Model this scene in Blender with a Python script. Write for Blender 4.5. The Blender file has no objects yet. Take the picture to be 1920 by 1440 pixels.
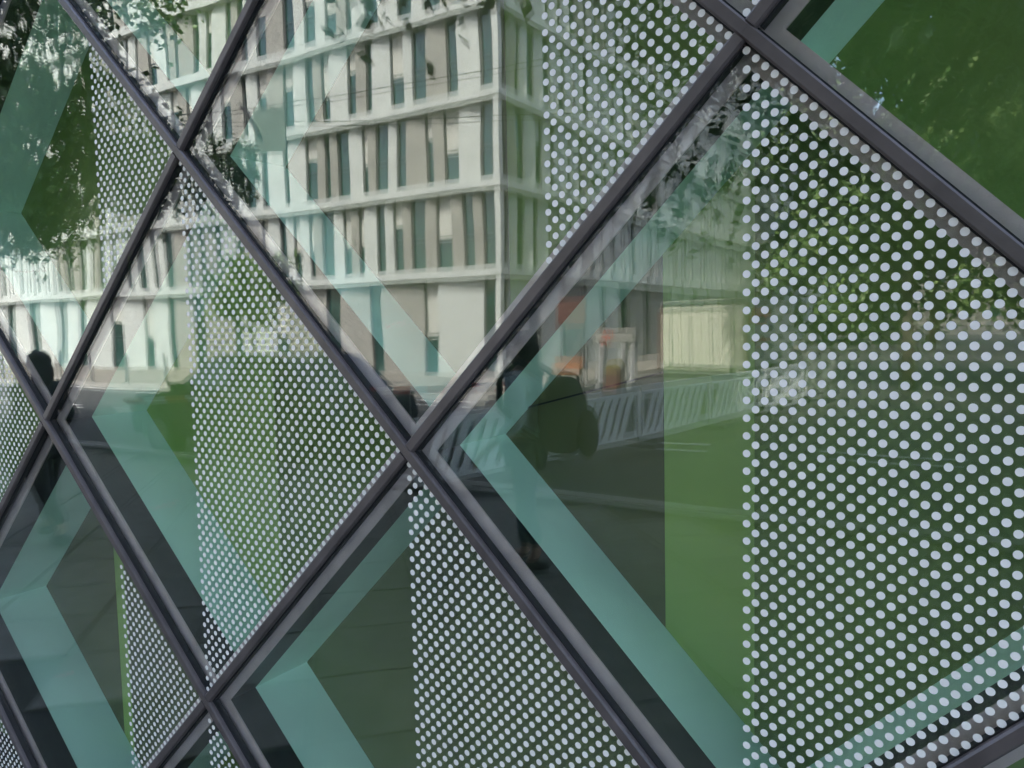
import bpy, math, random
from mathutils import Vector, Matrix
random.seed(7)
sc = bpy.context.scene
COL = sc.collection
R = math.radians

# ------------------------------------------------------------------ camera
S = 0.7                      # half diagonal of one facade diamond, metres
cam_d = bpy.data.cameras.new('camera')
cam = bpy.data.objects.new('camera', cam_d)
COL.objects.link(cam)
sc.camera = cam
YAW, PITCH, ROLL = 0.566524567, -0.076073926, -0.02210038
f = Vector((-math.sin(YAW)*math.cos(PITCH), math.cos(YAW)*math.cos(PITCH), math.sin(PITCH)))
r0 = Vector((math.cos(YAW), math.sin(YAW), 0)); u0 = r0.cross(f)
r = r0*math.cos(ROLL)+u0*math.sin(ROLL); u = -r0*math.sin(ROLL)+u0*math.cos(ROLL)
CP = Vector((1.53206435*S, -1.83228841*S, 2.3724633*S))
cam.matrix_world = Matrix(((r.x, u.x, -f.x, CP.x), (r.y, u.y, -f.y, CP.y), (r.z, u.z, -f.z, CP.z), (0, 0, 0, 1)))
cam_d.sensor_width = 36; cam_d.lens = 1513.10346/1920*36
cam_d.clip_start = 0.05; cam_d.clip_end = 500

# ------------------------------------------------------------------ light
SUN = Vector((0.14*math.cos(R(52)), 0.99*math.cos(R(52)), math.sin(R(52)))).normalized()
w = bpy.data.worlds.new('World'); sc.world = w; w.use_nodes = True
nt = w.node_tree; nt.nodes.clear()
sky = nt.nodes.new('ShaderNodeTexSky'); sky.sky_type = 'NISHITA'; sky.sun_disc = False
sky.air_density = 0.9; sky.dust_density = 3.5; sky.ozone_density = 0.7
sky.sun_elevation = R(52); sky.sun_rotation = math.atan2(SUN.x, SUN.y)
bg = nt.nodes.new('ShaderNodeBackground'); bg.inputs[1].default_value = 0.15
wo = nt.nodes.new('ShaderNodeOutputWorld')
nt.links.new(sky.outputs[0], bg.inputs[0]); nt.links.new(bg.outputs[0], wo.inputs[0])
sl = bpy.data.lights.new('sun', 'SUN'); sl.energy = 2.0; sl.angle = R(0.5); sl.color = (1, 0.985, 0.95)
so = bpy.data.objects.new('sun', sl); COL.objects.link(so)
so.rotation_euler = SUN.to_track_quat('Z', 'Y').to_euler(); so.location = (0, 20, 30)
vs = sc.view_settings
vs.view_transform = 'Standard'; vs.look = 'None'; vs.gamma = 1; vs.use_curve_mapping = False
vs.exposure = 2.95
sc.render.engine = 'CYCLES'
sc.cycles.use_adaptive_sampling = False
sc.cycles.max_bounces = 10; sc.cycles.transparent_max_bounces = 24
sc.cycles.glossy_bounces = 5; sc.cycles.diffuse_bounces = 4

# ------------------------------------------------------------------ materials
def mat(name, col, rough=0.6, metal=0.0, spec=0.5, var=0.0, vscale=8.0, bump=0.0, bscale=60.0, stretch=None):
    m = bpy.data.materials.new(name); m.use_nodes = True
    t = m.node_tree; b = t.nodes['Principled BSDF']
    b.inputs['Base Color'].default_value = (*col, 1)
    b.inputs['Roughness'].default_value = rough; b.inputs['Metallic'].default_value = metal
    b.inputs['Specular IOR Level'].default_value = spec
    tc = t.nodes.new('ShaderNodeTexCoord'); mp = t.nodes.new('ShaderNodeMapping')
    t.links.new(tc.outputs['Object'], mp.inputs[0])
    if stretch: mp.inputs['Scale'].default_value = stretch
    if var:
        n = t.nodes.new('ShaderNodeTexNoise'); n.inputs['Scale'].default_value = vscale; n.inputs['Detail'].default_value = 6
        t.links.new(mp.outputs[0], n.inputs['Vector'])
        rp = t.nodes.new('ShaderNodeValToRGB')
        rp.color_ramp.elements[0].position = 0.3; rp.color_ramp.elements[1].position = 0.7
        rp.color_ramp.elements[0].color = (*[c*(1-var) for c in col], 1)
        rp.color_ramp.elements[1].color = (*[min(1, c*(1+var)) for c in col], 1)
        t.links.new(n.outputs[0], rp.inputs[0]); t.links.new(rp.outputs[0], b.inputs['Base Color'])
    if bump:
        n2 = t.nodes.new('ShaderNodeTexNoise'); n2.inputs['Scale'].default_value = bscale; n2.inputs['Detail'].default_value = 3
        t.links.new(mp.outputs[0], n2.inputs['Vector'])
        bp = t.nodes.new('ShaderNodeBump'); bp.inputs['Strength'].default_value = bump; bp.inputs['Distance'].default_value = 0.01
        t.links.new(n2.outputs[0], bp.inputs['Height']); t.links.new(bp.outputs[0], b.inputs['Normal'])
    return m

def glass_mat(name, r0_, tint, warp, wscale):
    m = bpy.data.materials.new(name); m.use_nodes = True
    t = m.node_tree; t.nodes.clear(); N = t.nodes.new; L = t.links.new
    out = N('ShaderNodeOutputMaterial'); mx = N('ShaderNodeMixShader')
    tr = N('ShaderNodeBsdfTransparent'); tr.inputs[0].default_value = (*tint, 1)
    gl = N('ShaderNodeBsdfGlossy'); gl.inputs['Roughness'].default_value = 0.0
    gl.inputs['Color'].default_value = (0.98, 0.98, 0.98, 1)
    tc = N('ShaderNodeTexCoord')
    n = N('ShaderNodeTexNoise'); n.inputs['Scale'].default_value = wscale; n.inputs['Detail'].default_value = 1.0
    L(tc.outputs['Object'], n.inputs['Vector'])
    bp = N('ShaderNodeBump'); bp.inputs['Strength'].default_value = 1.0; bp.inputs['Distance'].default_value = warp
    L(n.outputs[0], bp.inputs['Height']); L(bp.outputs[0], gl.inputs['Normal'])
    lw = N('ShaderNodeLayerWeight'); lw.inputs['Blend'].default_value = 0.5
    pw = N('ShaderNodeMath'); pw.operation = 'POWER'; pw.inputs[1].default_value = 6.0
    L(lw.outputs['Facing'], pw.inputs[0])
    ma = N('ShaderNodeMath'); ma.operation = 'MULTIPLY_ADD'; ma.inputs[1].default_value = 1-r0_; ma.inputs[2].default_value = r0_
    L(pw.outputs[0], ma.inputs[0]); L(ma.outputs[0], mx.inputs[0])
    L(tr.outputs[0], mx.inputs[1]); L(gl.outputs[0], mx.inputs[2]); L(mx.outputs[0], out.inputs[0])
    return m

M = dict(
    glass=glass_mat('facade_glass', 0.045, (0.985, 0.997, 0.985), 0.0005, 3.0),
    dot=mat('white_ceramic_print', (0.92, 0.88, 0.85), 0.45, var=0.06, vscale=18),
    ink=mat('dark_backing_print', (0.05, 0.04, 0.11), 0.6),
    cap=mat('charcoal_metal', (0.098, 0.080, 0.078), 0.38, 0.1, var=0.25, vscale=14, bump=0.05, bscale=400),
    gasket=mat('black_rubber', (0.008, 0.008, 0.009), 0.7),
    frame=mat('mauve_grey_aluminium', (0.54, 0.42, 0.435), 0.55, 0.0, var=0.15, vscale=16, bump=0.06, bscale=300),
    dark=mat('black_reveal', (0.010, 0.017, 0.015), 0.5, var=0.4, vscale=20, bump=0.1),
    teal=mat('teal_reveal', (0.61, 0.88, 0.76), 0.5, var=0.07, vscale=5),
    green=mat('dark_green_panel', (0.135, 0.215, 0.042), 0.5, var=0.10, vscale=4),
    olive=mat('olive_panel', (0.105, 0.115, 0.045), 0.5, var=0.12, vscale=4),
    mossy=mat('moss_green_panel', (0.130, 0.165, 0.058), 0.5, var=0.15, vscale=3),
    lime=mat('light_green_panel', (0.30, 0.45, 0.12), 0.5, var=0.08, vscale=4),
    wall=mat('grey_render', (0.32, 0.32, 0.31), 0.8, var=0.12, vscale=2, bump=0.2),
    slabp=mat('paving_stone', (0.155, 0.150, 0.128), 0.8, var=0.30, vscale=6, bump=0.3),
    joint=mat('joint_sand', (0.025, 0.024, 0.021), 0.9),
    asphalt=mat('asphalt', (0.045, 0.045, 0.045), 0.85, var=0.25, vscale=3, bump=0.4, bscale=200),
    paving2=mat('far_paving', (0.20, 0.185, 0.155), 0.85, var=0.15, vscale=2, bump=0.2),
    kerb=mat('kerb_granite', (0.36, 0.35, 0.32), 0.8, var=0.15, vscale=12),
    paint=mat('white_road_paint', (0.72, 0.72, 0.70), 0.7, var=0.15, vscale=10),
    white=mat('pale_concrete', (0.405, 0.425, 0.40), 0.75, var=0.06, vscale=1.5),
    beige=mat('beige_stone', (0.245, 0.24, 0.215), 0.8, var=0.09, vscale=1.2),
    winglass=mat('window_glass', (0.022, 0.060, 0.052), 0.06, 0.0, 0.9, var=0.35, vscale=0.7),
    winframe=mat('window_frame', (0.10, 0.11, 0.11), 0.5, 0.4),
    blind=mat('window_blind', (0.42, 0.42, 0.38), 0.7),
    core=mat('building_core', (0.20, 0.19, 0.18), 0.8),
    bark=mat('bark', (0.07, 0.055, 0.04), 0.9, var=0.4, vscale=15, bump=0.6, stretch=(4, 4, 1)),
    leaf_a=mat('leaf_green', (0.100, 0.175, 0.050), 0.5, var=0.35, vscale=1.3),
    leaf_b=mat('leaf_light_green', (0.155, 0.23, 0.070), 0.5, var=0.3, vscale=1.3),
    steel=mat('grey_steel', (0.22, 0.22, 0.22), 0.45, 0.6, var=0.1),
    red=mat('red_paint', (0.55, 0.05, 0.035), 0.5),
    orange=mat('orange_plastic', (0.30, 0.135, 0.075), 0.5),
    yellow=mat('ochre_plastic', (0.17, 0.14, 0.06), 0.5),
    plast=mat('white_plastic', (0.80, 0.80, 0.78), 0.5, var=0.06),
    contw=mat('cream_container_paint', (0.45, 0.43, 0.36), 0.55, var=0.08, vscale=3),
    plate=mat('grey_plate', (0.17, 0.18, 0.17), 0.6),
    dgrey=mat('dark_grey', (0.04, 0.04, 0.045), 0.5),
    brown=mat('rust_brown', (0.11, 0.055, 0.042), 0.7, var=0.2),
    skin=mat('skin', (0.48, 0.30, 0.22), 0.55),
    hair=mat('dark_hair', (0.016, 0.012, 0.010), 0.5, var=0.4, vscale=60, bump=0.4),
    shirt=mat('pale_blue_cloth', (0.55, 0.66, 0.70), 0.85, var=0.1, vscale=20),
    black=mat('black_cloth', (0.020, 0.020, 0.023), 0.8, var=0.3, vscale=12),
    jeans=mat('dark_denim', (0.035, 0.045, 0.075), 0.85, var=0.2, vscale=30),
    shoe=mat('shoe_leather', (0.03, 0.025, 0.02), 0.5),
    signg=mat('grey_green_board', (0.10, 0.12, 0.10), 0.6, var=0.08),
)

# ------------------------------------------------------------------ mesh helpers
class MB:
    def __init__(s): s.v = []; s.f = []; s.mi = []
    def poly(s, pts, m=0):
        n = len(s.v); s.v += [tuple(p) for p in pts]; s.f.append(tuple(range(n, n+len(pts)))); s.mi.append(m)
    def prism(s, a, b, m=0):                      # two matching rings -> closed solid
        n = len(s.v); k = len(a); s.v += [tuple(p) for p in a]+[tuple(p) for p in b]
        s.f.append(tuple(range(n+k-1, n-1, -1))); s.f.append(tuple(range(n+k, n+2*k)))
        for i in range(k):
            j = (i+1) % k; s.f.append((n+i, n+j, n+k+j, n+k+i))
        s.mi += [m]*(k+2)
    def box(s, x0, x1, y0, y1, z0, z1, m=0):
        s.prism([(x0, y0, z0), (x1, y0, z0), (x1, y1, z0), (x0, y1, z0)],
                [(x0, y0, z1), (x1, y0, z1), (x1, y1, z1), (x0, y1, z1)], m)
    def tube(s, p, q, ra, rb=None, n=8, m=0):
        p = Vector(p); q = Vector(q); rb = ra if rb is None else rb
        d = (q-p).normalized(); a = d.orthogonal().normalized(); b = d.cross(a)
        ring = lambda c, rr: [c+(a*math.cos(2*math.pi*i/n)+b*math.sin(2*math.pi*i/n))*rr for i in range(n)]
        s.prism(ring(p, ra), ring(q, rb), m)
    def bar(s, p, q, wdt, hgt, m=0, up=(0, 0, 1)):
        p = Vector(p); q = Vector(q); d = (q-p).normalized(); sd = d.cross(Vector(up)).normalized(); up2 = sd.cross(d)
        c = lambda o: [o+sd*(sx*wdt/2)+up2*(sz*hgt/2) for sx, sz in ((-1, -1), (1, -1), (1, 1), (-1, 1))]
        s.prism(c(p), c(q), m)
    def mesh(s, name, mats, smooth=False):
        me = bpy.data.meshes.new(name); me.from_pydata(s.v, [], s.f)
        for m_ in mats: me.materials.append(m_)
        me.polygons.foreach_set('material_index', s.mi)
        if smooth: me.polygons.foreach_set('use_smooth', [True]*len(me.polygons))
        import bmesh
        bm = bmesh.new(); bm.from_mesh(me); bmesh.ops.recalc_face_normals(bm, faces=bm.faces); bm.to_mesh(me); bm.free()
        return me
def link(name, me, parent=None, loc=None):
    o = bpy.data.objects.new(name, me); COL.objects.link(o)
    if parent: o.parent = parent
    if loc is not None: o.location = loc
    return o
def thing(name, label, cat, loc=(0, 0, 0), group=None, rz=0, me=None):
    o = bpy.data.objects.new(name, me); COL.objects.link(o); o.location = loc; o.rotation_euler = (0, 0, rz)
    o['label'] = label; o['category'] = cat
    if group: o['group'] = group
    return o
def part(name, mb, m, parent, smooth=False):
    return link(name, mb.mesh(name, m if isinstance(m, list) else [m], smooth), parent)
def struct(name, mb, m):
    o = link(name, mb.mesh(name, m if isinstance(m, list) else [m])); o['kind'] = 'structure'; return o

# ------------------------------------------------------------------ facade
GZ = 2.0                      # ground is two units under the middle row of nodes
def P3(X, Y, Z): return (X*S, Y, (Z+GZ)*S)
def clip(poly, zmin):         # keep Z >= zmin of a polygon given as (X, Z)
    out = []
    for i in range(len(poly)):
        a, b = poly[i-1], poly[i]
        ia, ib = a[1] >= zmin, b[1] >= zmin
        if ia != ib:
            t_ = (zmin-a[1])/(b[1]-a[1]); out.append((a[0]+(b[0]-a[0])*t_, zmin))
        if ib: out.append(b)
    return out
D4 = [(1, 0), (0, 1), (-1, 0), (0, -1)]
Q_IN, Q_TEAL = 0.925, 0.925
Y_GL0, Y_GL1, Y_FR0, Y_FR1, Y_TEAL, Y_BACK = 0.0, 0.005, 0.0235, 0.028, 0.1085, 0.294
PITCH_D = 2/49.0
RAD = 0.0089
dot_cache = {}
def dots(k0, y, rad, m, name, nseg):
    key = (k0, name)
    if key not in dot_cache:
        mb = MB(); p = PITCH_D
        for k in range(k0, 48):
            n = 48-k
            for j in range(n):
                X = k*p/2; Z = (n-1)*p/2-j*p
                mb.poly([P3(X+rad*math.cos(2*math.pi*i/nseg), y, Z-GZ+rad*math.sin(2*math.pi*i/nseg)) for i in range(nseg)])
        dot_cache[key] = mb.mesh(name, [M[m]])
    return dot_cache[key]

panels = [  # centre X, Z, first dot column, label, group-specific extras
    (1, 0, 0, 'largest diamond glass panel, right half white dots, green board with paler strip behind'),
    (-1, 0, 0, 'full diamond glass panel left of the central crossing, its right half all white dots'),
    (-3, 0, 0, 'diamond glass panel at the left picture edge, only its dotted right corner showing'),
    (0, 1, 24, 'diamond glass panel mirroring the white office corner, dots only at its right corner'),
    (-2, 1, 24, 'diamond glass panel mirroring the leafy tree, with a narrow triangle of white dots'),
    (2, 1, 24, 'plain dark green diamond glass panel without visible dots at the upper right'),
    (0, -1, 0, 'lower diamond glass panel with olive and teal inside and dots hanging from the central crossing'),
    (-2, -1, 24, 'lower left diamond glass panel mirroring paving, with a slim dotted triangle at its right corner'),
    (2, -1, 0, 'diamond glass panel under the lower right mullion, only a dark sliver showing'),
    (1, 2, 0, 'diamond glass panel above the top right crossing, only its bottom tip with two dots showing'),
    (-1, 2, 24, 'dotless diamond glass panel at the top left, its V-shaped bottom mirroring office windows'),
    (-1, -2, 0, 'diamond glass panel below the bottom left crossing, only its dotted top tip showing'),
    (-3, -2, 0, 'diamond glass panel in the bottom left picture corner, small dotted wedge at its edge'),
    (3, 0, 0, 'diamond glass panel beyond the right end of the large green one'),
]
ZFLOOR = -1.985
def ring_bars(parent, cx, cz, q0, q1, y0, y1, name, m, zmin):
    # four mitred pieces between diamonds of half diagonal q0 > q1, from depth y0 to y1
    for i in range(4):
        a, b = D4[i], D4[(i+1) % 4]
        quad = [(a[0]*q0, a[1]*q0), (b[0]*q0, b[1]*q0), (b[0]*q1, b[1]*q1), (a[0]*q1, a[1]*q1)]
        c = clip(quad, zmin-cz)
        if len(c) < 3: continue
        mb = MB(); mb.prism([P3(x, y0, z-GZ) for x, z in c], [P3(x, y1, z-GZ) for x, z in c])
        part(name, mb, m, parent)
def diamond(parent, cz, q, y0, y1, name, m, zmin, x0=None, x1=None):
    poly = [(x*q, z*q) for x, z in D4]
    c = clip(poly, zmin-cz)
    if x0 is not None: c = [(z, x) for x, z in clip([(z, x) for x, z in c], x0)]
    if x1 is not None: c = [(z, -x) for x, z in [(-b, a) for a, b in [(x, z) for x, z in c]]] if False else [(-a, b) for b, a in clip([(b, -a) for a, b in c], -x1)]
    mb = MB(); mb.prism([P3(x, y0, z-GZ) for x, z in c], [P3(x, y1, z-GZ) for x, z in c])
    return part(name, mb, m, parent)
for cx, cz, k0, lab in panels:
    t = thing('glass_panel', lab, 'glass panel', P3(cx, 0, cz), 'diamond glass panels of the facade')
    zmin = ZFLOOR
    pane = diamond(t, cz, 0.985, Y_GL0, Y_GL1, 'pane', M['glass'], zmin)
    pane.rotation_euler = (R(random.uniform(-.10, .10)), 0, R(random.uniform(-.10, .10)))
    inner = diamond(t, cz, 0.985, .0125, .0165, 'pane', M['glass'], zmin)
    inner.rotation_euler = (R(-.30 if (cx, cz) in ((0, 1), (-1, 0), (1, 0)) else random.uniform(-.25, .15)), 0, R(random.uniform(-.18, .18)))
    if k0 < 48 and cz > -2 or (cx, cz) in ((-1, -2), (-3, -2)):
        d = link('printed_dots', dots(k0, -0.0012, RAD, 'dot', 'printed_dots', 14), t); d['kind'] = 'stuff'
    ring_bars(t, cx, cz, 0.998, Q_IN, Y_FR0, Y_FR1, 'inner_frame', M['frame'], zmin)
    ring_bars(t, cx, cz, Q_IN+.012, Q_IN+.002, Y_FR1, Y_TEAL, 'dark_reveal', M['dark'], zmin)
    ring_bars(t, cx, cz, Q_TEAL+.018, Q_TEAL+.004, Y_TEAL, Y_BACK, 'teal_reveal', M['teal'], zmin)
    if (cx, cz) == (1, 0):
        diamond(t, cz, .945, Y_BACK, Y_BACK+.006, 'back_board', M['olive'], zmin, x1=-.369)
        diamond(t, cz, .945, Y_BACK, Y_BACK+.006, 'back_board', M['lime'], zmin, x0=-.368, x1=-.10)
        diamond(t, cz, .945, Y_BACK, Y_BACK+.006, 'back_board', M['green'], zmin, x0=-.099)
        mb = MB(); mb.bar(P3(-.93, Y_BACK-.004, .07-GZ), P3(-.37, Y_BACK-.004, .215-GZ), .004, .004); part('cable', mb, M['gasket'], t)
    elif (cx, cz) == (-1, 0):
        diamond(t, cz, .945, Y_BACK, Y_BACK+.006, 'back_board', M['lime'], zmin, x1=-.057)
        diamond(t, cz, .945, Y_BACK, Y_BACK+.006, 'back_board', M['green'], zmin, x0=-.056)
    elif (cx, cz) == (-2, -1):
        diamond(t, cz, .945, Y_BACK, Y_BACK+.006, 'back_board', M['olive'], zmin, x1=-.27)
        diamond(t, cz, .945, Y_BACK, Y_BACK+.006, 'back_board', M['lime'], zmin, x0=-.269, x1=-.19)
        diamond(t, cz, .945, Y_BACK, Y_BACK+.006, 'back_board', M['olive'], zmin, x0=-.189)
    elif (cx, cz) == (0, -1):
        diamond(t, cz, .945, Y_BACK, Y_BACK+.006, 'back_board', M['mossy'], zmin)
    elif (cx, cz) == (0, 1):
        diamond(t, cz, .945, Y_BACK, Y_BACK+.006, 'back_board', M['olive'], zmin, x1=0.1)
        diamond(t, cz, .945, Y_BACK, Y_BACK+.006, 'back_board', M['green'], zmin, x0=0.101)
    else:
        diamond(t, cz, .945, Y_BACK, Y_BACK+.006, 'back_board', M['green'], zmin)

# glints of light made as tiny pale flakes on the lower left reveals
M['glint'] = mat('painted_glints', (0.95, 0.93, 0.86), 0.25)
panel_of = {tuple(p[:2]): o for p, o in zip(panels, [o for o in COL.objects if o.name.startswith('glass_panel')])}
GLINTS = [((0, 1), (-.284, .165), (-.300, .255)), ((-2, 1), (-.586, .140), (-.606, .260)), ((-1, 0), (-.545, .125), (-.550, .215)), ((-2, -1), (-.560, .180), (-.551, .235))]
for (cx, cz), (xa, ya), (xb, yb) in GLINTS:
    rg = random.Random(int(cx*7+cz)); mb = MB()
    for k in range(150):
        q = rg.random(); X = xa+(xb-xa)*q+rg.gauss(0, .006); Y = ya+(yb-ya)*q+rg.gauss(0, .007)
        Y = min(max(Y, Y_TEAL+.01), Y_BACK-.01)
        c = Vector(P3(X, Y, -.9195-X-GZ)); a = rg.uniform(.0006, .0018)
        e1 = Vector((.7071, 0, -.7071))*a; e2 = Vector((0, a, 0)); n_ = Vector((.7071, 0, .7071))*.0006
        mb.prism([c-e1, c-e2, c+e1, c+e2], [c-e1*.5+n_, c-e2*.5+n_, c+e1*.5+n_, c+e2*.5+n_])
    o = part('painted_glints', mb, M['glint'], panel_of[(cx, cz)]); o['kind'] = 'stuff'

# mullions: one bar per side of each diamond, butted end to end
CAPW, CAPH = 0.0165, 0.013           # half width in units, projection in metres
grid = thing('mullion_grid', 'dark grey diagonal metal mullions crossing in front of the diamond glass panels', 'mullion grid', (0, 0, 0))
def mullion(n0, n1, trim0, trim1):
    a = Vector((n0[0], n0[1])); b = Vector((n1[0], n1[1])); d = (b-a).normalized(); nrm = Vector((-d.y, d.x))
    a2 = a+d*trim0; b2 = b-d*trim1
    if a2.y < ZFLOOR: a2 = a2+d*((ZFLOOR-a2.y)/d.y)
    if b2.y < ZFLOOR: b2 = b2-d*((b2.y-ZFLOOR)/d.y)
    prof = [(-CAPW, 0.0), (-CAPW, -CAPH*.72), (-CAPW*.72, -CAPH), (CAPW*.72, -CAPH), (CAPW, -CAPH*.72), (CAPW, 0.0)]
    ring = lambda c: [P3((c+nrm*o).x, y, (c+nrm*o).y) for o, y in prof]
    mb = MB(); mb.prism(ring(a2), ring(b2)); mu = part('mullion', mb, M['cap'], grid)
    prof = [(-CAPW-.0045, 0.0165), (-CAPW-.0045, -0.0012), (CAPW+.0045, -0.0012), (CAPW+.0045, 0.0165)]
    ring = lambda c: [P3((c+nrm*o).x, y, (c+nrm*o).y) for o, y in prof]
    mb = MB(); mb.prism(ring(a2+d*.008), ring(b2-d*.008)); g = part('gasket', mb, M['gasket'], mu)
for i in range(-5, 5):
    for j in range(-2, 4):
        if (i+j) % 2: continue
        # node (i, j); going up-right '/' and down-right '\'
        if i+1 <= 4 and j+1 <= 3 and i >= -4: mullion((i, j), (i+1, j+1), CAPW+.0005, CAPW+.0005)
        if i+1 <= 4 and j-1 >= -2 and i >= -4: mullion((i, j), (i+1, j-1), 0.0003, 0.0003)

# museum body behind the glazing
mus = thing('museum_building', 'grey rendered building body that carries the diagonal glass front', 'building', (0, 0, 0))
mb = MB(); mb.box(-16, 10, 0.31, 12, 0.0, 16.2); part('wall', mb, M['wall'], mus)
mb = MB(); mb.box(-16, 10, -.02, 0.308, 3.05*S+GZ*S, 16.2); part('upper_wall', mb, M['wall'], mus)
mb = MB(); mb.box(-16, -4.06*S, -.02, 0.308, 0, 3.05*S+GZ*S-.002); part('side_wall', mb, M['wall'], mus)
mb = MB(); mb.box(4.06*S, 10, -.02, 0.308, 0, 3.05*S+GZ*S-.002); part('side_wall', mb, M['wall'], mus)

# ------------------------------------------------------------------ ground
mb = MB(); mb.poly([(-150, -150, -.30), (150, -150, -.30), (150, 60, -.30), (-150, 60, -.30)]); struct('ground', mb, M['joint'])
mb = MB(); mb.box(-60, 40, -5.45, 0.3, -.25, -.016); pv = struct('pavement', mb, M['joint'])
pv['kind'] = 'structure'
cell = 0.62; hh = cell/2-.009
mbp = MB(); mbp.box(-hh, hh, -hh, hh, -.02, 0)
slab = mbp.mesh('paving_slab', [M['slabp']])
cands = []
for i in range(-60, 60):
    for j in range(-60, 60):
        x = (i+j)*cell*.7071; y = (i-j)*cell*.7071
        if -12.5 < x < 4.5 and -5.2 < y < -.45: cands.append((abs(x+3.5)+abs(y), x, y))
cands.sort()
for _, x, y in cands[:300]:
    o = link('paving_slab', slab, pv, (x, y, random.uniform(-.0025, .0015))); o.rotation_euler = (0, 0, R(45))
rest = MB()
for i in range(-90, 90):
    for j in range(-90, 90):
        x = (i+j)*cell*.7071; y = (i-j)*cell*.7071
        if -40 < x < 16 and -5.2 < y < -.45 and (abs(x+3.5)+abs(y), x, y) not in set(cands[:0]):
            if (abs(x+3.5)+abs(y)) > cands[min(299, len(cands)-1)][0]+1e-6:
                c = [(x+hh*1.4142*math.cos(a), y+hh*1.4142*math.sin(a)) for a in (0, R(90), R(180), R(270))]
                rest.prism([(a, b, -.02) for a, b in c], [(a, b, 0) for a, b in c])
o = part('paving_slabs', rest, M['slabp'], pv); o['kind'] = 'stuff'
mb = MB(); mb.box(-60, 40, -5.62, -5.452, -.25, .0); struct('kerb', mb, M['kerb'])
mb = MB(); mb.box(-60, 40, -14.2, -5.622, -.25, -.12); struct('road', mb, M['asphalt'])
mb = MB()
for k in range(12): mb.box(-30+k*3.2, -28.3+k*3.2, -9.86, -9.74, -.12, -.116)
mb.box(-60, 40, -6.12, -6.0, -.12, -.116); mb.box(-60, -9.5, -13.8, -13.68, -.12, -.116)
struct('road_markings', mb, M['paint'])
mb = MB(); mb.box(-60, -9.5, -14.38, -14.202, -.25, .0); struct('kerb', mb, M['kerb'])
mb = MB(); mb.box(-60, -9.5, -80, -14.382, -.25, -.002); struct('far_pavement', mb, M['paving2'])
mb = MB(); mb.box(-9.498, 40, -140, -14.202, -.25, -.11); struct('side_street', mb, M['asphalt'])

# ------------------------------------------------------------------ office building across the street
BX, BY = -13.9, -21.6
NF = 7; ZF = [0.0, 3.55]+[3.55+2.98*k for k in range(1, NF)]
off = thing('office_building', 'white gridded corner office building with tall narrow windows, mirrored in the glass', 'building', (0, 0, 0))
HT = ZF[-1]+2.95
mb = MB(); mb.box(BX-46, BX-.47, BY-120, BY-.47, -.05, HT); part('core', mb, M['core'], off)
for k in range(1, NF+1):
    z = ZF[k] if k < NF else HT
    mb = MB(); mb.box(BX-46, BX+.06, BY-.9, BY+.06, z-.20, z+.16); part('slab_band', mb, M['white'], off)
    mb = MB(); mb.box(BX-.9, BX+.06, BY-120, BY-.902, z-.20, z+.16); part('slab_band', mb, M['white'], off)
pan_cache = {}
def pan_mesh(wd, h, flip, mm):
    key = (round(wd, 2), round(h, 2), flip, mm)
    if key not in pan_cache:
        mb = MB(); d0, d1 = (0.26, 0.12) if flip else (0.12, 0.26); rr = min(.30, wd*.45)
        el = [(-wd/2, 0), (wd/2, 0)]  # rounded top corner puts the slab overhang's shadow into the fin's outline
        if flip: el += [(wd/2, h)]+[(-wd/2+rr-rr*math.sin(R(a)), h-rr*1.6+rr*1.6*math.cos(R(a))) for a in (0, 30, 60, 90)]
        else: el += [(wd/2-rr+rr*math.cos(R(a)), h-rr*1.6+rr*1.6*math.sin(R(a))) for a in (0, 30, 60, 90)]+[(-wd/2, h)]
        fr = lambda x: -.40+d0+(d1-d0)*(x+wd/2)/wd
        mb.prism([(x, -.46, z) for x, z in el], [(x, fr(x), z) for x, z in el])
        pan_cache[key] = mb.mesh('facade_fin', [M[mm], M['beige']])
    return pan_cache[key]
win_cache = {}
def win_mesh(wd, h, blind):
    key = (round(wd, 2), round(h, 2), blind)
    if key not in win_cache:
        mb = MB(); mb.box(-wd/2, wd/2, -.465, -.41, 0, h, 0)
        mb.box(-wd/2, wd/2, -.408, -.37, h*.42, h*.42+.05, 1); mb.box(-wd/2, -wd/2+.05, -.41, -.37, 0, h, 1)
        mb.box(wd/2-.05, wd/2, -.41, -.37, 0, h, 1)
        if blind: mb.box(-wd/2+.05, wd/2-.05, -.406, -.395, h*(1-blind), h, 2)
        win_cache[key] = mb.mesh('window', [M['winglass'], M['winframe'], M['blind']])
    return win_cache[key]
far = []
def face_run(length, side):
    rnd = random.Random(3+side)
    nfin = 0
    for k in range(NF):
        z0 = ZF[k]+(.16 if k else -.002); z1 = (ZF[k+1] if k+1 < NF else HT)-.2
        h = z1-z0; s_ = 0.92
        while s_ < length:
            big = rnd.random()
            if k == 0: wd = rnd.choice((1.1, 1.5, 1.9)); ww = rnd.choice((.7, .9, 1.2))
            else: wd = rnd.choice((.28, .38, .38, .55, .80)); ww = rnd.choice((.42, .55, .75))
            a = s_+wd/2; b = s_+wd+ww/2
            if side == 1 and s_ > 14 or side == 0 and s_ > 28:
                for q, me in ((a, pan_mesh(wd, h, side == 0, 'white')), (b, win_mesh(ww, h, 0))): far.append((me, side, q, z0))
                s_ += wd+ww; continue
            for nm, q, me in (('facade_fin', a, pan_mesh(wd, h, side == 0, rnd.choice(('white', 'white', 'beige')))),
                              ('window', b, win_mesh(ww, h, rnd.choice((0, 0, 0, .35, .6))))):
                o = link(nm, me, off)
                if side == 0: o.location = (BX-q, BY, z0)
                else: o.location = (BX, BY-q, z0); o.rotation_euler = (0, 0, R(-90))
            s_ += wd+ww
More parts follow.
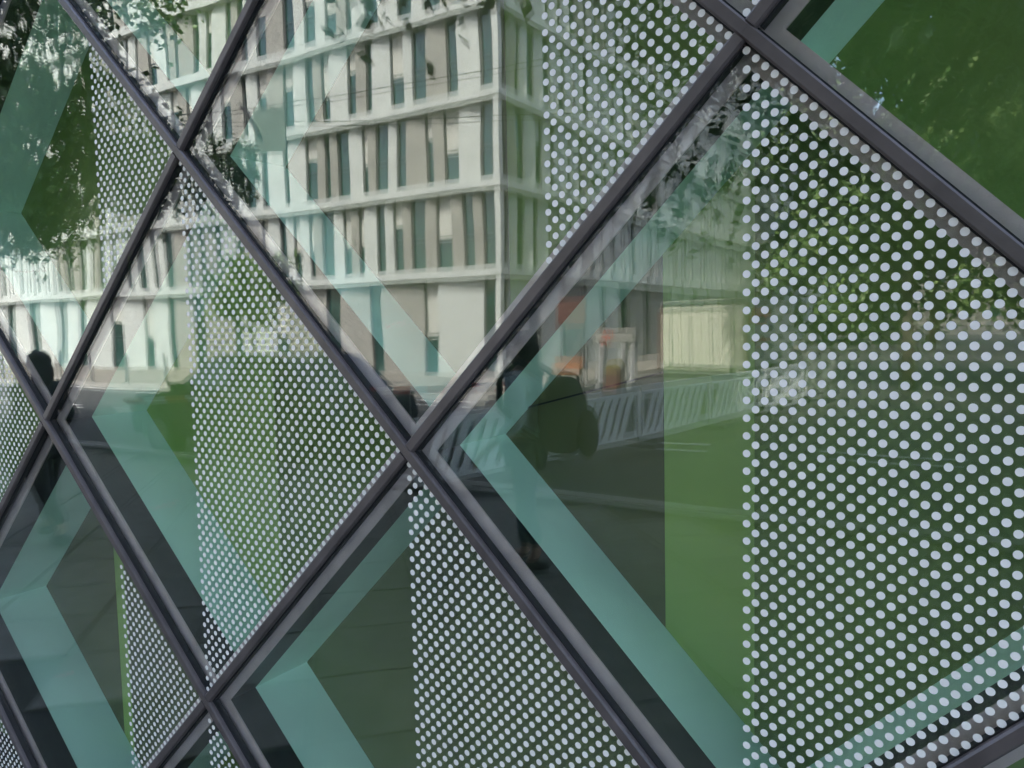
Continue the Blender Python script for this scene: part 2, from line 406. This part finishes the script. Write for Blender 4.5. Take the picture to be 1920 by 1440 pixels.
mb = MB(); mb.box(BX-.22, BX, BY-.22, BY, -.002, HT); part('corner_column', mb, M['white'], off)
face_run(40, 0); face_run(80, 1)
for k in range(NF):                                                  # the two windows that meet at the corner
    z0 = ZF[k]+(.16 if k else -.002); h = (ZF[k+1] if k+1 < NF else HT)-.2-z0
    link('window', win_mesh(.68, h, 0), off, (BX-.57, BY, z0))
    o = link('window', win_mesh(.68, h, 0), off, (BX, BY-.57, z0)); o.rotation_euler = (0, 0, R(-90))
for nm, keep in (('facade_fins', 'facade_fin'), ('windows', 'window')):     # beyond the nearer few hundred
    mb = MB(); mats = [M['white'], M['beige']] if keep == 'facade_fin' else [M['winglass'], M['winframe'], M['blind']]
    for me, side, q, z0 in far:
        if not me.name.startswith(keep): continue
        n0 = len(mb.v)
        for v in me.vertices:
            x, y, z = v.co
            mb.v.append((BX-q+x, BY+y, z0+z) if side == 0 else (BX+y, BY-q-x, z0+z))
        for p_ in me.polygons: mb.f.append(tuple(n0+i for i in p_.vertices)); mb.mi.append(p_.material_index)
    o = part(nm, mb, mats, off); o['kind'] = 'stuff'

# far block closing the side street
fb = thing('apartment_block', 'plain grey block closing the side street behind the container', 'building', (0, 0, 0))
mb = MB(); mb.box(-13, 22, -150, -135, -.06, 22); part('wall', mb, M['core'], fb)
me = win_mesh(1.3, 1.7, 0)
for i in range(8):
    for k in range(4):
        o = link('window', me, fb, (-10+i*3.6, -134.5, 1.2+k*4.4))

# ------------------------------------------------------------------ trees
leaf_rng = random.Random(11)
def tree(label, x, y, zb, zc, rx, rz, nleaf, trunk_r, lean=(0, 0), leafs=.16, xmin=-99, ymax=99, xmax=99, group='street trees', seed=1):
    rg = random.Random(seed)
    t = thing('street_tree', label, 'tree', (x, y, 0), group)
    mb = MB(); p = Vector((0, 0, -.05)); top = zc
    pts = [p]; 
    for k in range(1, 6):
        pts.append(Vector((lean[0]*k/5+rg.uniform(-.08, .08), lean[1]*k/5+rg.uniform(-.08, .08), top*k/5)))
    for k in range(5): mb.tube(pts[k], pts[k+1], trunk_r*(1-.16*k), trunk_r*(1-.16*(k+1)), 9)
    part('trunk', mb, M['bark'], t, True)
    lb = MB(); tips = []
    for k in range(15):
        b = pts[2+k % 4].lerp(pts[min(5, 3+k % 4)], rg.random())
        if b.z < zb*.75: b.z = zb*.75
        a = k*2.4+rg.random(); rr = rx*rg.uniform(.55, .95)
        e = Vector((lean[0]+rr*math.cos(a), lean[1]+rr*math.sin(a), zc+rg.uniform(-.75, .8)*rz))
        mid = b.lerp(e, .5)+Vector((0, 0, .15*rr))
        lb.tube(b, mid, trunk_r*.38, trunk_r*.2, 6); lb.tube(mid, e, trunk_r*.2, trunk_r*.05, 5); tips += [e, mid, mid.lerp(e, .5)]
        for q in range(2):
            e2 = e+Vector((rg.uniform(-1, 1), rg.uniform(-1, 1), rg.uniform(-.6, .5)))*rx*.33
            lb.tube(mid.lerp(e, .6), e2, trunk_r*.1, trunk_r*.03, 4); tips.append(e2)
    part('limbs', lb, M['bark'], t, True)
    cr = MB(); cl = []
    for c in tips:
        for q in range(3): cl.append(c+Vector((rg.gauss(0, 1), rg.gauss(0, 1), rg.gauss(0, .8)))*rx*.14)
    for q in range(nleaf):
        c = rg.choice(cl); d = Vector((rg.gauss(0, 1), rg.gauss(0, 1), rg.gauss(0, .7)))*rx*.085
        o = c+d
        if o.x < xmin or o.x > xmax or o.y > ymax or math.hypot(o.x, o.y) > rx*1.15: continue
        n_ = Vector((rg.gauss(0, 1), rg.gauss(0, 1), rg.gauss(.5, .8))).normalized()
        a = n_.orthogonal().normalized(); a = (Matrix.Rotation(rg.random()*6.28, 3, n_) @ a); b = n_.cross(a)
        L_ = leafs*rg.uniform(.6, 1.25)
        cr.poly([o-a*L_*.5, o+b*L_*.38-a*L_*.08, o+a*L_*.5-n_*L_*.12, o-b*L_*.38-a*L_*.08], 0 if rg.random() < .6 else 1)
    me = bpy.data.meshes.new('crown'); me.from_pydata(cr.v, [], cr.f)
    me.materials.append(M['leaf_a']); me.materials.append(M['leaf_b']); me.polygons.foreach_set('material_index', cr.mi)
    link('crown', me, t)
    return t
tree('broad leafy street tree mirrored at the left edge of the glass', -13.2, -4.9, 2.7, 6.0, 4.0, 3.2, 62000, .20, leafs=.125, xmax=3.5, ymax=1.6, seed=5)
tree('dark street tree mirrored behind the dots at the upper right', 1.6, -4.9, 3.3, 6.2, 4.3, 2.9, 46000, .17, leafs=.12, xmin=-4.3, ymax=2.6, seed=9)
tree('tall dark tree mirrored in the plain green glass at the upper right', 4.6, -7.6, 3.4, 8.4, 5.6, 4.8, 70000, .20, leafs=.17, xmin=-6, ymax=5.5, seed=31)
tree('bushy street tree beyond the barriers in the side street', -1.2, -19.5, 3.2, 9.0, 4.6, 5.6, 30000, .18, leafs=.26, seed=41)
tree('tall leafy tree deep in the side street, nearer of two', 3.2, -24, 1.2, 6.5, 5.0, 5.6, 30000, .2, leafs=.28, seed=51)
tree('wide leafy tree closing the far end of the side street', -3.5, -52, 1.0, 8.0, 9.0, 7.5, 36000, .3, leafs=.45, seed=61)
tree('small young tree with low crown in front of the office building', -18.8, -15.3, 1.5, 2.9, 1.3, 1.1, 3500, .06, leafs=.16, seed=21)

# ------------------------------------------------------------------ street furniture
mbB = MB(); mbB.tube((0, 0, -.02), (0, 0, .92), .045, .045, 12); mbB.tube((0, 0, .92), (0, 0, .97), .045, .02, 12)
bol = mbB.mesh('bollard', [M['steel']], False)
for k in range(9):
    thing('bollard', 'slim grey steel bollard, %s from the left in the row along the far kerb' % ('first', 'second', 'third', 'fourth', 'fifth', 'sixth', 'seventh', 'eighth', 'ninth')[k], 'bollard', (-33+k*2.1, -14.75, 0), 'bollards along the far kerb', me=bol)

# low white barriers with slanted slats
def barrier(p, q, lab):
    p = Vector(p); q = Vector(q); t = thing('site_barrier', lab, 'barrier', (p.x, p.y, -.0), 'white site barriers in a row', rz=math.atan2(q.y-p.y, q.x-p.x))
    L_ = (q-p).length-.06
    mb = MB(); mb.box(0, L_, -.03, .03, .62, .74); part('top_rail', mb, M['plast'], t)
    mb = MB(); mb.box(0, L_, -.03, .03, .06, .15); part('bottom_rail', mb, M['plast'], t)
    for x in (0, L_-.06):
        mb = MB(); mb.box(x, x+.06, -.028, .028, .151, .619); part('post', mb, M['plast'], t)
        mb = MB(); mb.box(x-.02, x+.08, -.35, .35, -.002, .059); part('foot', mb, M['dgrey'], t)
    mb = MB(); mb.box(.062, L_-.062, -.006, .006, .1505, .6195); part('back_plate', mb, M['plate'], t)
    n = int((L_-.44)/.19)+1; sm = None
    for k in range(n):
        x = .09+k*.19
        if sm is None:
            mb = MB(); mb.prism([(0, -.024, .151), (.125, -.024, .151), (.125, .024, .151), (0, .024, .151)], [(.22, -.024, .619), (.345, -.024, .619), (.345, .024, .619), (.22, .024, .619)]); sm = mb.mesh('slat', [M['plast']])
        link('slat', sm, t, (x, 0, 0))
labs = ['low white slatted barrier nearest the glass, first of the row', 'low white slatted barrier second in the row from the glass', 'low white slatted barrier third in the row, behind the person',
        'low white slatted barrier fourth in the row from the glass', 'low white slatted barrier at the far end of the row, beside the sign board']
A = Vector((-4.05, -4.9)); B = Vector((-2.65, -15.6))
for k in range(5):
    a = A.lerp(B, k/5); b = A.lerp(B, (k+1)/5)
    barrier((a.x, a.y, 0), (b.x, b.y, 0), labs[k])
t = thing('sign_board', 'pale upright board standing at the end of the white barriers', 'board', (-2.45, -16.0, 0), rz=R(5))
mb = MB(); mb.box(-.03, .03, -.03, .03, -.06, 1.0); part('post', mb, M['steel'], t)
mb = MB(); mb.box(-.30, .30, .032, .055, .10, 1.06); part('board', mb, M['plate'], t)

# cream site container with double doors
t = thing('site_container', 'cream steel site container with barred doors standing in the side street', 'container', (-9.4, -24.6, -.06))
mb = MB(); mb.box(0, 2.9, -6.0, 0, .12, 2.35); part('body', mb, M['contw'], t)
for x0 in (.08, .80, 1.50, 2.20):
    mb = MB(); mb.box(x0, x0+.62, .002, .045, .2, 2.2); d = part('door', mb, M['contw'], t)
    mb = MB(); mb.tube((x0+.31, .075, .25), (x0+.31, .075, 2.15), .018, .018, 6); part('lock_bar', mb, M['steel'], d)
for z in (.12, 2.22):
    mb = MB(); mb.box(-.05, 2.95, -.02, .09, z, z+.11); part('frame_rail', mb, M['steel'], t)
for x in (-.05, 2.9):
    mb = MB(); mb.box(x, x+.09, -.02, .088, .231, 2.219); part('corner_post', mb, M['brown'], t)
for z, c, hh_ in ((1.75, 'red', .30), (.95, 'red', .10)):
    mb = MB(); mb.box(2.9, 2.93, -2.6, -.5, z, z+hh_); part('sign_panel', mb, M[c], t)

# number sign gantry with orange boxes
t = thing('site_kiosk', 'small beige site kiosk with number 150 on its lintel', 'kiosk', (-8.3, -18.4, .0)); t.scale = (.62, .62, .95)
for x in (-.62, .42, .86):
    mb = MB(); mb.box(x, x+.22, -.15, .15, 0, 1.15); part('post', mb, M['wall'], t)
mb = MB(); mb.box(-.75, 1.15, -.2, .2, 1.152, 1.55); part('lintel', mb, M['beige'], t)
cu = bpy.data.curves.new('number', 'FONT'); cu.body = '150'; cu.size = .36; cu.extrude = .008; cu.align_x = 'CENTER'
o = link('number', cu, t, (-.1, .212, 1.24)); o.rotation_euler = (R(90), 0, R(180)); cu.materials.append(M['red'])
dg = bpy.context.evaluated_depsgraph_get(); dg.update(); nm_ = bpy.data.meshes.new_from_object(o.evaluated_get(dg))
o2 = link('number', nm_, t, o.location); o2.rotation_euler = o.rotation_euler; bpy.data.objects.remove(o)
t = thing('site_bin', 'ochre rounded bin lid on brown base beside the kiosk', 'bin', (-7.9, -17.7, -.06)); t.scale = (.6, .6, .8)
mb = MB(); mb.box(-.32, .32, -.25, .25, 0, .62); part('body', mb, M['brown'], t)
mb = MB(); mb.prism([(-.34, -.27, .622)]+[(.34*math.cos(a)*1, -.27, .622+.3*math.sin(a)) for a in [R(180-20*k) for k in range(1, 9)]]+[(.34, -.27, .622)],
                    [(-.34, .27, .622)]+[(.34*math.cos(a)*1, .27, .622+.3*math.sin(a)) for a in [R(180-20*k) for k in range(1, 9)]]+[(.34, .27, .622)]); part('lid', mb, M['yellow'], t)
t = thing('notice_board', 'rust brown board on two posts in front of the office corner', 'board', (-9.6, -18.6, -.06))
mb = MB(); mb.box(-.45, .45, -.03, .03, 1.65, 2.4); part('board', mb, M['brown'], t)
for x in (-.4, .34):
    mb = MB(); mb.box(x, x+.06, -.095, -.032, 0, 2.4); part('post', mb, M['steel'], t)
t = thing('barrier_board', 'orange barrier board on two grey legs in front of the office corner', 'barrier', (-8.95, -17.2, -.06)); t.scale = (.62, 1, .85)
mb = MB(); mb.box(-.65, .65, -.06, .06, .62, .98); part('board', mb, M['orange'], t)
for x in (-.55, .47):
    mb = MB(); mb.box(x, x+.08, -.04, .04, 0, .618); part('leg', mb, M['dgrey'], t)

# red-white barrier rail
t = thing('barrier_rail', 'long red and white striped barrier rail on thin posts across the road edge', 'barrier', (0, 0, 0))
pa = Vector((-8.6, -4.7, .80)); pb = Vector((-4.95, -8.6, .80))
n = 22
for k in range(n):
    a = pa.lerp(pb, k/n); b = pa.lerp(pb, (k+1)/n-.0008)
    mb = MB(); mb.bar(a, b, .012, .055); part('stripe', mb, M['red' if k % 2 == 0 else 'plast'], t)
for k in (0.04, .36, .68, .96):
    a = pa.lerp(pb, k); mb = MB(); mb.tube((a.x, a.y, -.12), (a.x, a.y, .77), .014, .014, 8); part('post', mb, M['steel'], t)

# hanging sign and overhead wires
t = thing('hanging_sign', 'grey green square signal back hanging from overhead wires', 'signal', (-14.1, -12.0, 5.85), rz=R(-28)); t.scale = (.82, .82, .82)
mb = MB(); mb.box(-.42, .55, -.04, .04, 0, 1.25); part('board', mb, M['signg'], t)
mb = MB(); mb.bar((-.75, .06, 1.35), (-.25, .06, .55), .30, .10); part('visor', mb, M['dgrey'], t)
mb = MB(); mb.tube((0, 0, 1.25), (0, 0, 1.62), .015, .015, 6); part('hanger', mb, M['steel'], t)
for i, (a, b, lab) in enumerate((((-34, -12.0, 8.6), (6, -12.0, 6.2), 'thin black overhead wire crossing in front of the office, carrying the hanging signal'),
                                 ((-34, -10.2, 9.3), (6, -16.5, 5.3), 'thin black overhead wire sloping down towards the side street'))):
    a = Vector(a); b = Vector(b); mb = MB(); k_ = 24
    pt = lambda q: a.lerp(b, q)-Vector((0, 0, .5*4*q*(1-q)))
    for q in range(k_): mb.tube(pt(q/k_), pt((q+1)/k_), .013, .013, 5)
    thing('overhead_wire', lab, 'wire', (0, 0, 0), me=mb.mesh('overhead_wire', [M['gasket']]))

# parked bicycle
t = thing('bicycle', 'dark bicycle with pale grips parked near the kerb', 'bicycle', (-10.2, -4.5, 0), rz=R(25))
def wheel(x):
    mb = MB(); n_ = 24; rr = .34
    for k in range(n_):
        a, b = 2*math.pi*k/n_, 2*math.pi*(k+1)/n_
        mb.tube((x+rr*math.cos(a), 0, rr+.0+rr*math.sin(a)), (x+rr*math.cos(b), 0, rr+rr*math.sin(b)), .018, .018, 6)
    wh = part('wheel', mb, M['gasket'], t)
    mb = MB()
    for k in range(12):
        a = 2*math.pi*k/12; mb.tube((x, 0, rr), (x+.33*math.cos(a), 0, rr+.33*math.sin(a)), .003, .003, 4)
    part('spokes', mb, M['steel'], wh)
wheel(-.52); wheel(.52)
mb = MB()
for p, q in (((-.52, 0, .34), (-.1, 0, .30)), ((-.1, 0, .30), (-.25, 0, .82)), ((-.22, 0, .76), (.36, 0, .80)), ((-.1, 0, .30), (.38, 0, .70)), ((-.52, 0, .34), (-.22, 0, .76)), ((.52, 0, .34), (.34, 0, .95))):
    mb.tube(p, q, .016, .016, 8)
part('frame', mb, M['dgrey'], t)
mb = MB(); mb.prism([(-.40, -.07, .84), (-.10, -.02, .84), (-.10, .02, .84), (-.40, .07, .84)], [(-.40, -.08, .89), (-.10, -.02, .88), (-.10, .02, .88), (-.40, .08, .89)]); part('saddle', mb, M['black'], t)
mb = MB(); mb.tube((.34, -.28, 1.0), (.34, .28, 1.0), .014, .014, 8); mb.tube((.34, 0, .95), (.34, 0, 1.0), .014, .014, 8); hb = part('handlebar', mb, M['plast'], t)

# parked car
def car(loc, rz):
    t = thing('parked_car', 'dark parked car at the near kerb behind the red and white rail', 'car', loc, rz=rz)
    low = [(-2.10, .30), (-2.16, .60), (-2.08, .86), (-1.30, .96), (1.00, .98), (1.95, .86), (2.14, .60), (2.08, .28)]
    cab = [(-1.72, .94), (-1.15, 1.40), (-.5, 1.47), (.25, 1.44), (1.12, .96)]
    mb = MB()
    ring = lambda pts, y, sh: [(x*(1-sh*.25), y*(1-.24*max(0, z-.95)), z-sh*.12*(z > .8)) for x, z in pts]
    lev = ((-.88, .22), (-.84, .06), (-.60, 0), (.60, 0), (.84, .06), (.88, .22))
    for k in range(5): mb.prism(ring(low, *lev[k]), ring(low, *lev[k+1]))
    part('body', mb, M['paintd'], t)
    mb = MB(); mb.prism(ring(cab, -.78, 0), ring(cab, .78, 0)); rf = part('cabin', mb, M['paintd'], t)
    for sy in (-1, 1):
        yy = lambda z: sy*(.78*(1-.24*max(0, z-.95))+.004)
        for q in ([(-1.45, 1.0), (-.42, 1.0), (-.42, 1.38), (-1.05, 1.34)], [(-.34, 1.0), (.92, 1.0), (.24, 1.37), (-.34, 1.39)]):
            mb = MB(); mb.prism([(x, yy(z), z) for x, z in q], [(x, yy(z)+.012*sy, z) for x, z in q]); part('side_window', mb, M['winglass'], t)
        for x in (-1.32, 1.32):
            mb = MB(); mb.tube((x, .66*sy, .32), (x, .90*sy, .32), .32, .32, 22); wl = part('wheel', mb, M['gasket'], t)
            mb = MB(); mb.tube((x, .901*sy, .32), (x, .912*sy, .32), .21, .19, 16); part('rim', mb, M['steel'], wl)
        mb = MB(); mb.box(2.03, 2.13, .58*sy-.17, .58*sy+.17, .62, .74); part('headlight', mb, M['plast'], t)
        mb = MB(); mb.box(.74, .92, .93*sy-.08, .93*sy+.08, .95, 1.06); part('mirror', mb, M['paintd'], t)
    mb = MB(); q = [(.36, 1.41), (1.06, 1.01)]
    mb.prism([(q[1][0]+.02, -.66, q[1][1]), (q[1][0]+.02, .66, q[1][1]), (q[0][0], .58, q[0][1]), (q[0][0], -.58, q[0][1])], [(q[1][0]+.04, -.66, q[1][1]+.015), (q[1][0]+.04, .66, q[1][1]+.015), (q[0][0]+.02, .58, q[0][1]+.015), (q[0][0]+.02, -.58, q[0][1]+.015)]); part('windscreen', mb, M['winglass'], t)
    mb = MB(); mb.box(2.09, 2.12, -.35, .35, .40, .50); part('number_plate', mb, M['plast'], t)
M['paintd'] = mat('dark_car_paint', (0.030, 0.036, 0.040), 0.22, 0.3)
car((-8.3, -6.75, -.12), R(180))

# ------------------------------------------------------------------ people
def skin_mesh(name, verts, edges, m, root=0, sub=2):
    me = bpy.data.meshes.new(name); me.from_pydata([v[0] for v in verts], edges, [])
    o = bpy.data.objects.new(name, me); COL.objects.link(o)
    md = o.modifiers.new('skin', 'SKIN'); md.use_smooth_shade = True
    sv = me.skin_vertices[0].data
    for i, v in enumerate(verts):
        rr = v[1]; sv[i].radius = (rr, rr) if not isinstance(rr, tuple) else rr
        sv[i].use_root = (i == root)
    o.modifiers.new('sub', 'SUBSURF').levels = sub
    o.modifiers['sub'].render_levels = sub
    dg = bpy.context.evaluated_depsgraph_get(); dg.update()
    nm = bpy.data.meshes.new_from_object(o.evaluated_get(dg)); nm.name = name
    bpy.data.objects.remove(o); nm.materials.clear(); nm.materials.append(m)
    for p_ in nm.polygons: p_.use_smooth = True
    return nm
def ellipsoid(mb, c, rx, ry, rz, nu=16, nv=12, m=0, fn=None):
    base = len(mb.v)
    for i in range(nv+1):
        th = math.pi*i/nv
        for j in range(nu):
            ph = 2*math.pi*j/nu
            p = Vector((rx*math.sin(th)*math.cos(ph), ry*math.sin(th)*math.sin(ph), rz*math.cos(th)))
            if fn: p = fn(p)
            mb.v.append((c[0]+p.x, c[1]+p.y, c[2]+p.z))
    for i in range(nv):
        for j in range(nu):
            a = base+i*nu+j; b = base+i*nu+(j+1) % nu
            mb.f.append((a, b, b+nu, a+nu)); mb.mi.append(m)
def person(label, loc, rz, H, stride, top_m, leg_m, bag, long_hair):
    # built facing +x, 1.65 m tall, then scaled
    t = thing('person', label, 'person', loc, rz=rz); k = H/1.65
    t.scale = (k, k, k)
    st = stride
    bv = [((0, 0, .90), .125), ((0, 0, 1.02), .115), ((.01, 0, 1.16), .135), ((.0, 0, 1.30), .12), ((-.0, 0, 1.385), .06), ((.015, 0, 1.44), .052), ((.02, 0, 1.50), .075), ((.02, 0, 1.575), .078),
          ((0, .09, .86), .09), ((st*.18, .09, .48), .062), ((st*.26-.02, .09, .09), .040), ((st*.26+.14, .09, .03), .035),
          ((0, -.09, .86), .09), ((-st*.10, -.09, .48), .062), ((-st*.42, -.09, .14), .040), ((-st*.42+.10, -.09, .04), .035),
          ((0, .17, 1.34), .052), ((-.06*st, .22, 1.08), .042), ((.14, .21, .90), .032), ((.20, .20, .85), .028),
          ((0, -.17, 1.34), .052), ((-.05, -.22, 1.08), .042), ((.12+st*.1, -.21, .92), .032), ((.18+st*.1, -.20, .87), .028)]
    ed = [(0, 1), (1, 2), (2, 3), (3, 4), (4, 5), (5, 6), (6, 7), (0, 8), (8, 9), (9, 10), (10, 11), (0, 12), (12, 13), (13, 14), (14, 15), (3, 16), (16, 17), (17, 18), (18, 19), (3, 20), (20, 21), (21, 22), (22, 23)]
    link('body', skin_mesh('body', bv, ed, M['skin']), t)
    # head features joined to the body surface: nose, ears, eyes
    fb_ = MB(); ellipsoid(fb_, (.105, 0, 1.525), .022, .014, .026)
    for sy in (-1, 1): ellipsoid(fb_, (.015, .083*sy, 1.53), .022, .012, .034)
    part('face_features', fb_, M['skin'], t, True)
    eb = MB()
    for sy in (-1, 1): ellipsoid(eb, (.088, .032*sy, 1.55), .012, .014, .008)
    part('eyes', eb, M['hair'], t, True)
    hb = MB(); ellipsoid(hb, (-.012, 0, 1.565), .108, .100, .098, fn=lambda p: Vector((p.x*(1 if p.x < 0 or p.z > .02 else .62), p.y, p.z*(1.0 if p.z > 0 else (1.0 if p.x > 0 else 1.25)))))
    if long_hair: ellipsoid(hb, (-.065, 0, 1.46), .062, .095, .15)
    part('hair', hb, M['hair'], t, True)
    tv = [((0, 0, .88), (.150, .16)), ((0, 0, 1.02), .142), ((.01, 0, 1.16), .158), ((.0, 0, 1.31), .138), ((0, 0, 1.39), .07),
          ((0, .175, 1.335), .070), ((-.06*st, .225, 1.08), .056), ((.12, .215, .92), .044), ((0, -.175, 1.335), .070), ((-.05, -.225, 1.08), .056), ((.10+st*.1, -.215, .94), .044)]
    te = [(0, 1), (1, 2), (2, 3), (3, 4), (3, 5), (5, 6), (6, 7), (3, 8), (8, 9), (9, 10)]
    link('jacket', skin_mesh('jacket', tv, te, top_m), t)
    lv = [((0, 0, .90), .138), ((0, .09, .84), .105), ((st*.18, .09, .48), .076), ((st*.26-.02, .09, .13), .055), ((0, -.09, .84), .105), ((-st*.10, -.09, .48), .076), ((-st*.41, -.09, .18), .055)]
    link('trousers', skin_mesh('trousers', lv, [(0, 1), (1, 2), (2, 3), (0, 4), (4, 5), (5, 6)], leg_m), t)
    for x, y, z in ((st*.26+.05, .09, .045), (-st*.42+.04, -.09, .06)):
        sb = MB(); ellipsoid(sb, (x, y, z), .135, .048, .05, fn=lambda p: Vector((p.x, p.y, max(p.z, -.042)))); part('shoe', sb, M['shoe'], t, True)
    for j, (x, y, z) in enumerate(((.20, .20, .85), (.18+st*.1, -.20, .87))):
        hv = [((x, y, z), .026), ((x+.045, y, z-.045), .030)]; he = [(0, 1)]
        for q in range(4):
            o_ = -.026+.0175*q; ln = (.055, .064, .06, .048)[q]
            b = len(hv); hv += [((x+.06, y+o_, z-.06), .009), ((x+.06+ln*.5, y+o_, z-.06-ln*.75), .0085), ((x+.05+ln*.55, y+o_, z-.06-ln*1.35), .0075)]; he += [(1, b), (b, b+1), (b+1, b+2)]
        b = len(hv); sg = -1 if y > 0 else 1
        hv += [((x+.035, y+.032*sg, z-.02), .010), ((x+.075, y+.045*sg, z-.06), .009)]; he += [(0, b), (b, b+1)]
        link('hand', skin_mesh('hand', hv, he, M['skin']), t)
    return t
p1 = person('person with dark hair and pale shirt standing side on with a big dark backpack', (-1.76, -3.30, 0), R(168), 1.60, .25, M['shirt'], M['jeans'], True, False)
t = thing('backpack', 'large black backpack on the back of the person in the pale shirt', 'backpack', (-1.76, -3.30, 0), rz=R(168))
bp = MB(); ellipsoid(bp, (-.275, 0, 1.07), 1, 1, 1, 28, 20, fn=lambda p: Vector((.150*math.copysign(abs(p.x)**.45, p.x)*(1.0-.34*max(0, p.z)-.15*max(0, -p.z)), .17*math.copysign(abs(p.y)**.5, p.y), .265*math.copysign(abs(p.z)**.7, p.z)))); part('sack', bp, M['black'], t, True)
bp = MB(); ellipsoid(bp, (-.44, 0, .95), .07, .15, .17, 14, 10); part('pocket', bp, M['black'], t, True)
for sy in (-1, 1):
    bp = MB(); pts = [(-.17, .11*sy, 1.32), (0, .12*sy, 1.42), (.13, .12*sy, 1.30), (.13, .13*sy, 1.12), (-.05, .17*sy, .98), (-.18, .13*sy, .90)]
    for a, b in zip(pts, pts[1:]): bp.tube(a, b, .022, .022, 8)
    part('strap', bp, M['black'], t)
p2 = person('person with long dark hair in black clothes walking along the pavement', (-5.55, -2.10, 0), R(180), 1.52, .85, M['black'], M['black'], False, True)
t = thing('shoulder_bag', 'black shoulder bag hanging beside the walking person in black', 'bag', (-5.55, -2.10, 0), rz=R(180))
bp = MB(); ellipsoid(bp, (-.12, -.27, .72), .16, .06, .17, 14, 10); part('sack', bp, M['black'], t, True)
bp = MB(); bp.tube((-.12, -.26, .86), (-.01, -.18, 1.33), .012, .012, 6); bp.tube((-.12, -.30, .86), (-.03, -.19, 1.33), .012, .012, 6); part('strap', bp, M['black'], t)
